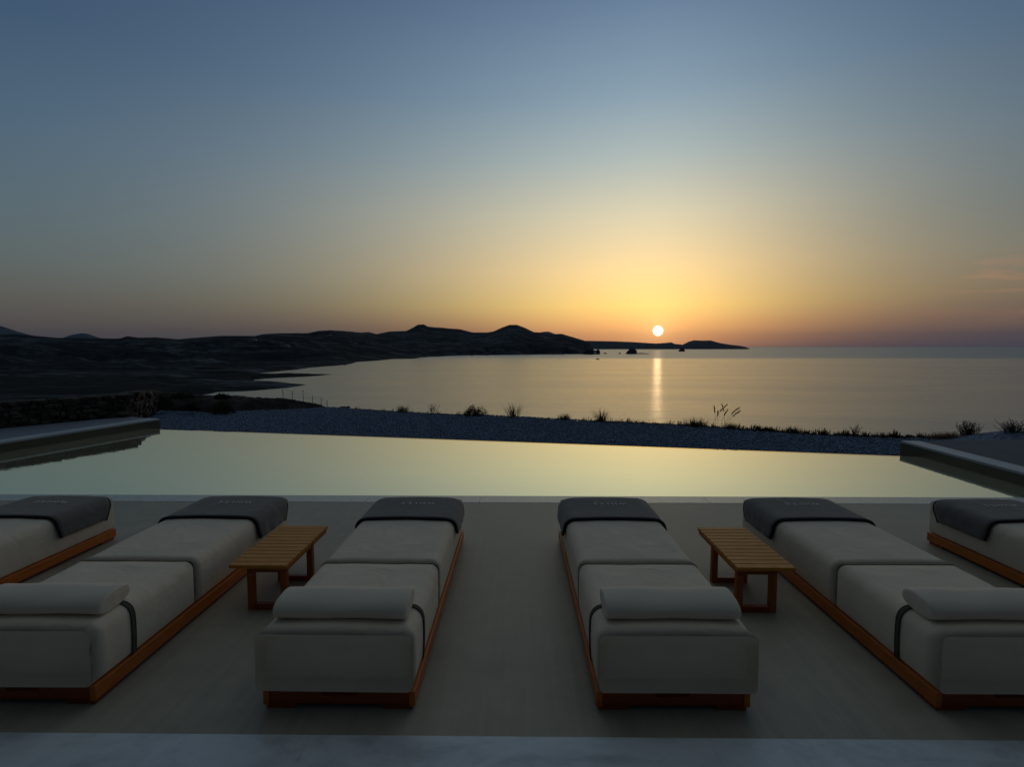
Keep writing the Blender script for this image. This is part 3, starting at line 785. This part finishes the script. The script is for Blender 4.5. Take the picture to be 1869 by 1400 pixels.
# ------------------------------------------------------------------ rubble wall
def blob(b, c, s, rr=.22, rot=0):
    t = [(-1,-1,-1),(1,-1,-1),(1,1,-1),(-1,1,-1),(-1,-1,1),(1,-1,1),(1,1,1),(-1,1,1)]
    V_ = []
    for p in t:
        x, y, z = [p[i]*s[i]/2*(1+random.uniform(-rr, rr)) for i in range(3)]
        V_.append((c[0]+x*math.cos(rot)-y*math.sin(rot), c[1]+x*math.sin(rot)+y*math.cos(rot), c[2]+z))
    b.add(V_, [(3,2,1,0),(4,5,6,7),(0,1,5,4),(1,2,6,5),(2,3,7,6),(3,0,4,7)])
def rubble_wall():
    r = empty('rubble_wall', (0, 0, 0))
    pts = [W0, W1, P(236, 759, ZW-.02), Vector((P(289, 748, .0).x, P(289, 748, .0).y, .05))]
    topz = [.62, .60, .585, .50]
    core = MB(); st = MB()
    for k in range(3):
        p, q = pts[k], pts[k+1]; L = (q-p).length; t = (q-p).normalized(); nrm = Vector((-t.y, t.x, 0))
        if nrm.x > 0: nrm = -nrm
        rot = math.atan2(t.y, t.x)
        za, zb = topz[k], topz[k+1]
        a1, a2, a3, a4 = p+nrm*.06, q+nrm*.06, q+nrm*.45, p+nrm*.45
        core.add([(a1.x,a1.y,-.4),(a2.x,a2.y,-.4),(a3.x,a3.y,-.4),(a4.x,a4.y,-.4),(a1.x,a1.y,za-.05),(a2.x,a2.y,zb-.05),(a3.x,a3.y,zb-.05),(a4.x,a4.y,za-.05)],
                 [(3,2,1,0),(4,5,6,7),(0,1,5,4),(1,2,6,5),(2,3,7,6),(3,0,4,7)])
        s = 0
        z0 = min(p.z, q.z)-.08; rows = 7
        for row in range(rows):
            s = random.uniform(-.1, 0)
            while s < L:
                w = random.uniform(.07, .20); u = (s+w/2)/L; top = za+(zb-za)*min(u, 1); h = (top-z0)/rows
                c = p+t*(s+w/2)+nrm*(.07+random.uniform(-.02, .03))
                blob(st, (c.x, c.y, z0+h*(row+.5)+random.uniform(-.02, .02)), (w*.93, random.uniform(.14, .2), h*random.uniform(.85, 1.1)), .3, rot+random.uniform(-.05, .05)); s += w
        s = 0
        while s < L:   # cap stones
            w = random.uniform(.15, .4); u = (s+w/2)/L; top = za+(zb-za)*min(u, 1)
            c = p+t*(s+w/2)+nrm*.25
            blob(st, (c.x, c.y, top-.035+random.uniform(-.006, .008)), (w*.95, .44, random.uniform(.07, .085)), .06, rot); s += w
    core.build('wall_core', M['soil'], r)
    st.build('stonework', M['rubble'], r, bevel=.012)
    tag(r, 'low dry rubble stone wall in brown stones beside the left terrace', 'stone wall')
rubble_wall()
def rock(name, c, s, m, lab, cat, grp=None, seed=0, sub=3, flatb=True):
    import bmesh
    bm = bmesh.new(); bmesh.ops.create_icosphere(bm, subdivisions=sub, radius=1)
    for v in bm.verts:
        k = 1+.45*mn.noise(v.co*1.3+Vector((seed*7.3, 0, 0)))+.22*mn.noise(v.co*3.1+Vector((0, seed*3.3, 0)))
        v.co = Vector((v.co.x*k*s[0], v.co.y*k*s[1], max(v.co.z, -.35)*k*s[2]))
    me = bpy.data.meshes.new(name); bm.to_mesh(me); bm.free(); me.materials.append(m)
    o = bpy.data.objects.new(name, me); COL.objects.link(o); o.location = c
    return tag(o, lab, cat, grp)
q = P(247, 751, .1); rock('boulder', (q.x+.05, q.y, q.z+.10), (.19, .15, .17), M['rubble'], 'pinkish boulder at the foot of the rubble wall end', 'boulder', seed=3)
q = P(222, 757, .2); rock('flat_stone', (q.x, q.y, q.z+.01), (.19, .11, .05), M['rubble'], 'flat brown stone lying at the rubble wall foot', 'stone', seed=5)

# ------------------------------------------------------------------ plants
def grass_mesh(n, h, w, lean=.5, thick=.006, seed=0, curl=.3, upright=.25):
    rd = random.Random(seed); b = MB()
    for i in range(n):
        a = rd.uniform(0, 2*math.pi); r0 = w*.5*rd.uniform(0, 1)**.7*.55
        x0, y0 = r0*math.cos(a), r0*math.sin(a)*.6
        hh = h*rd.uniform(.45, 1.0); out = hh*lean*rd.uniform(.1, 1)
        da = a+rd.uniform(-.6, .6); dx, dy = math.cos(da), math.sin(da)
        px, py = -dy, dx
        pts = []
        for k in range(4):
            t = k/3; o = out*(t**(1+curl*2)); pts.append((x0+dx*o, y0+dy*o, hh*t-.02))
        tw = thick*rd.uniform(.6, 1.3); V_ = []
        for k, p in enumerate(pts[:3]):
            ww = tw*(1-.25*k); V_ += [(p[0]-px*ww, p[1]-py*ww, p[2]), (p[0]+px*ww, p[1]+py*ww, p[2]), (p[0]+dx*ww*.8, p[1]+dy*ww*.8, p[2])]
        V_.append(pts[3]); F = []
        for k in range(2):
            for j in range(3): F.append((k*3+j, k*3+(j+1) % 3, (k+1)*3+(j+1) % 3, (k+1)*3+j))
        for j in range(3): F.append((6+j, 6+(j+1) % 3, 9))
        b.add(V_, F)
    return b
def twig_mesh(n, h, w, seed=0, th=.004, leaf=True):
    rd = random.Random(seed); b = MB(); lf = MB()
    for i in range(n):
        a = rd.uniform(0, 2*math.pi); d = Vector((math.cos(a)*rd.uniform(.1, 1)*w/2/h, math.sin(a)*.5*rd.uniform(.1, 1)*w/2/h, 1)).normalized()
        p = Vector((rd.uniform(-.1, .1)*w, rd.uniform(-.05, .05)*w, -.02)); L = h*rd.uniform(.55, 1.05); pts = [p.copy()]; segs = 5
        for k in range(segs):
            d = (d+Vector((rd.uniform(-.25, .25), rd.uniform(-.2, .2), rd.uniform(-.1, .1)))).normalized(); p = p+d*L/segs; pts.append(p.copy())
            if k > 0:
                for _ in range(2):
                    dd = (d+Vector((rd.uniform(-.9, .9), rd.uniform(-.6, .6), rd.uniform(-.1, .6)))).normalized(); l2 = L*rd.uniform(.1, .28)
                    e = p+dd*l2; b.tube([p, e], [th*.6, th*.3], 3)
                    if leaf:
                        for q_ in range(4):
                            c = p+dd*l2*rd.uniform(.3, 1.1); s = rd.uniform(.006, .014); u = Vector((rd.uniform(-1, 1), rd.uniform(-1, 1), rd.uniform(-1, 1))).normalized(); v_ = u.cross(dd)
                            if v_.length < .01: continue
                            v_.normalize(); lf.add([c-u*s, c+v_*s*.5, c+u*s, c-v_*s*.5], [(0, 1, 2, 3)])
        b.tube(pts, [th*(1-.13*k) for k in range(len(pts))], 4)
    return b, lf
def dome_mesh(n, h, w, seed=0):
    rd = random.Random(seed); b = MB()
    for i in range(n):
        a = rd.uniform(0, 2*math.pi); e = math.asin(rd.uniform(.02, 1)); k = rd.uniform(.55, 1.0)
        k *= 1+.22*math.sin(a*3+seed)+.12*math.sin(a*7+e*5+seed*2)
        d = Vector((math.cos(a)*math.cos(e)*w/2, math.sin(a)*math.cos(e)*w/2*.7, math.sin(e)*h))*k
        s = rd.uniform(.012, .028); u = Vector((rd.uniform(-1, 1), rd.uniform(-1, 1), rd.uniform(-.2, 1))).normalized(); v_ = u.cross(Vector((rd.uniform(-1, 1), rd.uniform(-1, 1), rd.uniform(-1, 1))))
        if v_.length < .05: continue
        v_.normalize(); b.add([d-u*s, d+v_*s*.35, d+u*s*1.3, d-v_*s*.35], [(0, 1, 2, 3)])
    return b
def ground_at(px, base, z=ZG):
    q = P(px, base, z); ye = float(np.interp(q.x, ex_x, ex_y)); 
    return Vector((q.x*(ye-.03)/q.y, ye-.03, z))
PL = [  # px, base y, height px, width px, kind, label
    (735, 752, 17, 24, 'grass', 'small grass tuft at the gravel edge, leftmost of the single tufts'),
    (790, 756, 20, 26, 'twig', 'sparse thin twigs left of the round bush at the gravel edge'),
    (866, 759, 17, 46, 'dome', 'round dark cushion bush at the gravel edge against the sea'),
    (938, 763, 29, 38, 'spike', 'tall spiky grass clump right of the round cushion bush'),
    (1030, 768, 16, 26, 'grass', 'low grass tuft between the two spiky clumps'),
    (1098, 771, 29, 36, 'spike', 'spiky grass clump just left of the sun reflection'),
    (1270, 779, 22, 52, 'grass', 'dense wide grass clump just right of the sun reflection'),
    (1308, 780, 46, 46, 'stalk', 'very tall thin seed stalks rising right of the sun reflection'),
    (1335, 784, 17, 40, 'grass', 'grass tuft beneath the tall seed stalks on their right'),
    (1448, 793, 14, 56, 'grass', 'low wide grass tuft midway along the right gravel edge'),
    (1555, 798, 22, 44, 'twig', 'thin twiggy plant left of the right pool wall corner'),
    (1612, 800, 14, 40, 'grass', 'short grass tuft nearest the right pool wall corner'),
]
for i, (px, by, hp, wp, kd, lab) in enumerate(PL):
    g_ = ground_at(px, by); dist = g_.y; h = hp/PXF*dist; w = wp/PXF*dist; sd = 31+i
    if kd == 'grass': b = grass_mesh(200, h, w*1.6, .5, .0045, sd); o = b.build('grass_tuft', M['grass'])
    elif kd == 'spike': b = grass_mesh(90, h*1.05, w, .85, .006, sd, .15); o = b.build('grass_tuft', M['grass'])
    elif kd == 'dome':
        o = empty('cushion_bush'); dome_mesh(1500, h, w, sd).build('foliage', M['shrub'], o)
        tb, _ = twig_mesh(8, h*.8, w*.7, sd, .006, False); tb.build('stem', M['post'], o)
    elif kd == 'twig':
        o = empty('twiggy_shrub'); tb, lf = twig_mesh(12, h, w, sd, .004); tb.build('stem', M['post'], o); lf.build('foliage', M['shrub'], o)
    else:
        o = empty('seed_stalk_plant'); rd = random.Random(sd)
        for k in range(7):
            tb = MB(); hd = MB()
            x = rd.uniform(-.2, .35)*w; L = h*rd.uniform(.55, 1.05); bend = rd.uniform(-.6, .6)*w
            pts = [(x+bend*(t/6)**2, rd.uniform(-.01, .01), -.02+L*t/6) for t in range(7)]
            tb.tube(pts, [.0035-.0003*t for t in range(7)], 4)
            for t in range(40):
                s_ = .72+.3*t/40; c = Vector((x+bend*s_**2+rd.uniform(-.010, .010), rd.uniform(-.008, .008), L*s_+rd.uniform(-.008, .008))); s = rd.uniform(.006, .011)
                hd.add([c+Vector((-s, 0, 0)), c+Vector((0, s, s)), c+Vector((s, 0, 0)), c+Vector((0, -s, -s*1.5))], [(0, 1, 2, 3)])
            tb.build('stem', M['straw'], o); hd.build('seed_head', M['straw'], o)
    o.location = g_; tag(o, lab, 'bush' if kd in ('dome', 'twig') else 'grass', 'plants along the gravel edge')
# plants behind the right terrace, on the left mound, beside the rubble wall
def plant(px, py, z, hp, wp, kd, lab, name, seed, m='shrub'):
    q = P(px, py, z); h = hp/PXF*q.y; w = wp/PXF*q.y
    o = empty(name, q)
    if kd == 'dome':
        dome_mesh(1800, h, w, seed).build('foliage', M[m], o); tb, _ = twig_mesh(8, h*.8, w*.6, seed, .006, False); tb.build('stem', M['post'], o)
    elif kd == 'straw':
        grass_mesh(420, h, w*1.7, .7, .004, seed).build('blades', M[m], o); tb, _ = twig_mesh(10, h*1.1, w, seed, .003, False); tb.build('stem', M['post'], o)
    else:
        tb, lf = twig_mesh(60, h, w, seed, .004); tb.build('stem', M['post'], o); lf.build('foliage', M[m], o)
    tag(o, lab, 'bush', 'bushes')
plant(1712, 802, ZG, 15, 62, 'straw', 'low brownish dry grass just beyond the right pool wall corner', 'dry_grass_clump', 71, 'straw')
plant(1742, 803, ZG, 18, 60, 'straw', 'dry straw grass around the foot of the bare twiggy bush', 'dry_grass_clump', 81, 'straw')
plant(1766, 803, ZG, 32, 52, 'twig', 'bare twiggy bush beyond the right terrace, right of the brown grass', 'twiggy_shrub', 72)
plant(1848, 799, .0, 32, 74, 'twig', 'dense dark bush at the right frame edge beyond the terrace', 'twiggy_shrub', 73)
plant(299, 747, .0, 30, 36, 'dome', 'dark green bush at the end of the rubble wall', 'leafy_bush', 74)
plant(330, 727, .22, 9, 44, 'dome', 'dark low bush on the mound left end against the inlet', 'leafy_bush', 75)
plant(404, 728, .20, 9, 30, 'dome', 'small dark bush on top of the soil mound', 'leafy_bush', 76)
plant(408, 754, -.08, 22, 46, 'dome', 'dark bush at the front foot of the soil mound', 'leafy_bush', 77)
plant(350, 750, -.02, 14, 28, 'dome', 'small dark bush at the mound foot, near the rubble wall bush', 'leafy_bush', 78)
# short fringe along the edge: ground cover
b = MB(); rd = random.Random(99)
for k in range(620):
    px = rd.choice([rd.uniform(640, 1640), rd.uniform(1080, 1660), rd.uniform(1120, 1420), rd.uniform(1380, 1700)]); g_ = ground_at(px, np.interp(px, [e[0] for e in edge_px], [e[1] for e in edge_px]))
    t = grass_mesh(rd.randint(4, 16), rd.uniform(.03, .08)+.14*rd.random()**3, rd.uniform(.05, .18), .5, .0035, 500+k)
    b.add([(v[0]+g_.x, v[1]+g_.y+rd.uniform(-.02, .02), v[2]+g_.z) for v in t.v], t.f)
tag(b.build('grass_fringe', M['grass']), 'short dry grass fringe along the gravel edge', 'grass', kind='stuff')

# wire fence on the mound
def fence():
    r = empty('wire_fence', (0, 0, 0)); F_ = [(517, 727, 17, 14.9), (533, 728, 15, 14.9), (554, 732, 20, 14.9), (570, 737, 14, 14.9), (586, 741, 15, 14.9), (597, 744, 13, 14.9)]
    tops = []
    for px, by, h, Y in F_:
        q = PY(px, by, Y); hh = h/PXF*Y; b = MB(); lean = random.uniform(-.02, .02)
        b.tube([(q.x, q.y, q.z-.1), (q.x+lean, q.y, q.z+hh)], .007, 6); b.build('post', M['post'], r); tops.append((q, hh))
    b = MB()
    for f in (.95, .6, .3):
        pts = [(q.x, q.y, q.z+hh*f) for q, hh in tops]
        for a, c in zip(pts, pts[1:]):
            mid = tuple((a[i]+c[i])/2-(.012 if i == 2 else 0) for i in range(3)); b.tube([a, mid, c], .0022, 4)
    b.build('wire', M['wire'], r)
    tag(r, 'thin wire fence with leaning posts descending the soil mound', 'fence')
fence()

# ------------------------------------------------------------------ sea
def sea():
    yy = np.concatenate([[25, 60, 120, 250, 500, 1000, 1700], np.geomspace(2000, 30000, 12)]); xx = np.array([-1.3, -.8, -.4, 0, .4, .8, 1.3])
    V_ = [(x*max(y, 300)*1.3, y, SEA) for y in yy for x in xx]
    o = npmesh('sea', V_, grid_faces(len(yy), len(xx)), M['sea']); tag(o, kind='structure')
sea()

# ------------------------------------------------------------------ land
HS = CAMH-SEA
sky_near = [(-500, 606), (-200, 603), (0, 610.5), (34, 609.5), (68, 613), (103, 616.5), (185, 617), (220, 618), (233, 613), (253, 616), (284, 615.5), (325, 619), (370, 615), (404, 613), (466, 613), (480, 609.6), (514, 608), (562, 608), (582, 604), (603, 602.5), (627, 604), (660, 607), (674, 606), (688, 610), (711, 605), (742, 604), (754, 598), (764, 592.5), (774, 591.6), (781, 596), (804, 598), (841, 601), (861, 606.5), (888, 607), (902, 604.5), (918, 597), (930, 593), (943, 593), (955, 597), (975, 606.5), (983, 606.5), (1008, 610.5), (1024, 609), (1036, 612.5), (1065, 621), (1080, 628), (1092, 637), (1100, 650)]
main_shore = [(-500, 684), (455, 682), (461, 681.5), (500, 678), (532, 675.5), (545, 674), (565, 671), (630, 666), (650, 661), (713, 655.8), (758, 654), (770, 652), (780, 651), (850, 649), (950, 647.5), (1060, 646.5), (1072, 645), (1085, 640), (1100, 634)]
spitA_up = [(455, 681.8), (480, 682.2), (520, 682.5), (580, 683.2), (603, 683.6)]; spitA_lo = [(455, 694.5), (481, 691.7), (514, 689.6), (575, 686.6), (603, 684.2)]
spitB_up = [(455, 694), (459, 695.3), (506, 698), (555, 702)]; spitB_lo = [(250, 900), (292, 760), (310, 730), (327, 723.5), (372, 721), (394, 716.5), (443, 714.4), (525, 708), (555, 702.8)]
def land():
    cols = np.concatenate([np.arange(-480, 240, 6.0), np.arange(240, 1102, 2.2)]); rows = np.concatenate([np.geomspace(22, 380, 70), np.geomspace(385, 1200, 230), np.geomspace(1210, 6000, 190)])
    u = np.array([ray(c, HOR).x/ray(c, HOR).y for c in cols])
    PX, YY = np.meshgrid(cols, rows); X = u[None, :]*YY
    jit = fbm(X*.02, YY*.006, 5, 44)*np.clip((PX-250)/200, 0, 1)
    py = HOR+PXF*HS/YY+jit*2.4
    ip = lambda t, x: np.interp(x, [a for a, _ in t], [c for _, c in t])
    ms = ip(main_shore, PX)
    # signed "landness" in metres of depth
    Ymain = PXF*HS/(ms-HOR)
    dm = (PXF*HS/(py-HOR))-Ymain
    yA0 = PXF*HS/(ip(spitA_lo, PX)-HOR); yA1 = PXF*HS/(ip(spitA_up, PX)-HOR); yq = PXF*HS/(py-HOR)
    dA = np.where(PX < 603, np.minimum(yq-yA0, yA1-yq), -5)
    yB0 = PXF*HS/(ip(spitB_lo, PX)-HOR); yB1 = PXF*HS/(ip(spitB_up, PX)-HOR)
    dB = np.where(PX < 555, np.minimum(yq-yB0, yB1-yq), -5)
    left = PX < 462
    dA = np.where(left, np.maximum(dA, np.minimum(yq-yB0, (462-PX)*5-2)), dA)   # one continuous land on the left
    dd = np.maximum(np.maximum(dm, dA), dB)
    Dr = np.interp(PX, [-500, 300, 600, 760, 930, 1100], [1900, 1900, 2500, 3400, 3600, 3300])
    e = (HOR-ip(sky_near, PX))/PXF
    htop = CAMH+e*Dr
    t = np.clip((YY-Ymain)/np.maximum(Dr-Ymain, 50), 0, 1)
    n1 = fbm(X*.0035, YY*.0035, 6, 21); n2 = fbm(X*.02, YY*.012, 4, 22)
    gp = np.interp(PX, [0, 450, 760, 900], [1.1, 1.6, 1.5, .8])
    prof = t**gp
    h = SEA+3+(htop-SEA-3)*prof+(n1*70+n2*7)*np.clip(t*(1-t)*4, 0, 1)
    coast = SEA+np.clip(dd*.05, -4, 2.2)+np.clip(dd*.012, 0, 3)*(1+n2*3)+np.clip(dd/25, 0, 1)*(n2*3.5+.3)
    h = np.where(dd < 0, SEA+np.maximum(dd*.05, -4)-.3, np.maximum(np.where(dm > 0, h*np.clip(dm/120, 0, 1)+coast*(1-np.clip(dm/120, 0, 1)), -99), coast))
    # near slope below the house, left
    near = SEA+4+34*np.exp(-(YY-20)/200)+n2*5
    h = np.where(PX < 330, np.where(dd > 0, np.maximum(h, SEA+(near-SEA)*np.clip((330-PX)/90, 0, 1)), h), h)
    # keep below the sight line of the skyline, which the ridge itself reaches
    lim = CAMH+(e-.0012)*YY
    h = np.where((YY < Dr*.985), np.minimum(h, np.maximum(lim, SEA-5)), h)
    back = np.clip((YY-Dr)/(Dr*.35), 0, 1)
    ridge = SEA-5+(htop-SEA+5)*(1-back**1.5)
    rr = np.clip(1-np.abs(YY-Dr)/(Dr*.05), 0, 1)
    h = np.where(YY > Dr, ridge, h)
    h = np.where(dm < 0, np.minimum(h, SEA+6), h)
    h = h+n2*2*rr
    o = npmesh('hills', np.stack([X, YY, h], -1).reshape(-1, 3), grid_faces(*X.shape), M['land'], True); tag(o, kind='structure')
land()
def ridge_mesh(name, prof, D, depth, m, base_py=None, seed=0, amp=4, shore=None):
    xs = np.arange(prof[0][0], prof[-1][0]+.1, 1.0)
    rows = np.linspace(-1, 1, 41)
    u = np.array([ray(c, HOR).x/ray(c, HOR).y for c in xs]); PX, RR = np.meshgrid(xs, rows)
    e = (HOR-np.interp(PX, [a for a, _ in prof], [c for _, c in prof]))/PXF
    YY = D+RR*depth; X = u[None, :]*YY; top = CAMH+e*D
    h = SEA-3+(top-SEA+3)*(1-np.abs(RR)**1.5)+fbm(X*8/depth, YY*8/depth, 4, seed)*amp*(1-np.abs(RR))*np.abs(RR)*2
    o = npmesh(name, np.stack([X, YY, h], -1).reshape(-1, 3), grid_faces(*X.shape), m, True); tag(o, kind='structure'); return o
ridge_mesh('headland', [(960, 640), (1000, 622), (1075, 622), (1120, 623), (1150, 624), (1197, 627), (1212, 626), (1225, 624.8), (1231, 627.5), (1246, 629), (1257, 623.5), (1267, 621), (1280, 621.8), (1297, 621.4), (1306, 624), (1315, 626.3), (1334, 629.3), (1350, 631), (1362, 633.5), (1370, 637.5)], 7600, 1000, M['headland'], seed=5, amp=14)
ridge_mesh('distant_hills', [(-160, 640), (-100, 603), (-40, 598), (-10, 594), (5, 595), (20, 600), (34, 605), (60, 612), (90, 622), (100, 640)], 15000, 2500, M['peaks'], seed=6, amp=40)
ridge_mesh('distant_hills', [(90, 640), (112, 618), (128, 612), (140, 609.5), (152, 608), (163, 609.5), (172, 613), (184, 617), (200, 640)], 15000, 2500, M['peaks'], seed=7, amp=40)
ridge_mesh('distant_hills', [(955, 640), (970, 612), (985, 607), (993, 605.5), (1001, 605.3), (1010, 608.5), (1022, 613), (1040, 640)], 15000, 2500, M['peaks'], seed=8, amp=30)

# sea rocks
RK = [(1075, 646.8, 22, 9, 'broad dark sea rock beside the end of the hills'), (1091, 646.5, 8, 9, 'narrow upright sea rock right of the broad one'),
      (1104, 645.8, 7, 2, 'tiny flat skerry right of the upright rock'), (1131, 645.8, 5, 2, 'tiny skerry left of the pointed islet'),
      (1152, 646, 20, 9, 'pointed dark islet left of the sun reflection'), (1171, 645.9, 22, 1.4, 'thin flat reef extending from the pointed islet'),
      (1244, 641.5, 11, 6.5, 'small pointed rock below the headland, right of the sun'), (1091, 656, 7, 1.6, 'tiny lone skerry closest to the viewer in the bay')]
for i, (px, py, w, h, lab) in enumerate(RK):
    q = P(px, py, SEA); k = q.y/PXF; rock('sea_rock', (q.x, q.y, SEA), (w*k/2, w*k/3, h*k*.95), M['rock'], lab, 'rock', 'rocks off the headland', seed=i+1)

# the evening air: one even volume round the whole scene
def haze():
    b = MB(); b.box(-52000, 52000, -60, 30500, -50, 720)
    m = bpy.data.materials.new('evening_haze'); m.use_nodes = True; n = m.node_tree.nodes; l = m.node_tree.links
    n.remove(n['Principled BSDF']); v = n.new('ShaderNodeVolumePrincipled')
    v.inputs['Color'].default_value = (.42, .62, 1.0, 1); v.inputs['Density'].default_value = 1.3e-5; v.inputs['Anisotropy'].default_value = .3
    l.new(v.outputs[0], n['Material Output'].inputs['Volume'])
    tag(b.build('haze', m), kind='stuff')
haze()

# small pale houses on the hills
def house(px, py, Y, w, hgt, lab):
    q = PY(px, py, Y); r = empty('white_house', (q.x, q.y, q.z))
    b = MB(); b.box(-w/2, w/2, 0, w*.7, -3, hgt); b.box(w/2, w*.95, 1, w*.6, -3, hgt*.7); b.build('wall', M['white'], r)
    b = MB(); b.box(-w/2-.15, w/2+.15, -.15, w*.7+.15, hgt+.01, hgt+.35); b.build('roof', M['coping'], r)
    for k in range(2):
        b = MB(); b.box(-w/4+k*w/2-.5, -w/4+k*w/2+.5, -.06, -.01, hgt*.35, hgt*.75); b.build('window', M['rock'], r)
    tag(r, lab, 'house', 'pale houses on the far hills')
hs = [(461, 620, 1500, 10, 3.5, 'pale house near the hilltop, leftmost of those on the far hills'), (517, 631, 1500, 16, 2.4, 'long pale low house on the slope, lowest left of the hills'),
      (540, 620, 1900, 16, 3, 'pale low house below the first rounded hilltop'), (600, 612, 2100, 12, 3, 'pale house just under the crest left of the pointed peak'),
      (648, 627, 2000, 8, 3.5, 'small pale house midslope above the curved shore'), (896, 622, 3200, 12, 4, 'pale house midslope under the rounded peak')]
for a in hs: house(*a)

# ------------------------------------------------------------------ view
S.view_settings.view_transform = 'Standard'; S.view_settings.look = 'None'; S.view_settings.exposure = 0; S.view_settings.gamma = 1
S.cycles.max_bounces = 8; S.cycles.caustics_reflective = False; S.cycles.caustics_refractive = False
S.cycles.sample_clamp_indirect = 4
S.cycles.use_denoising = True
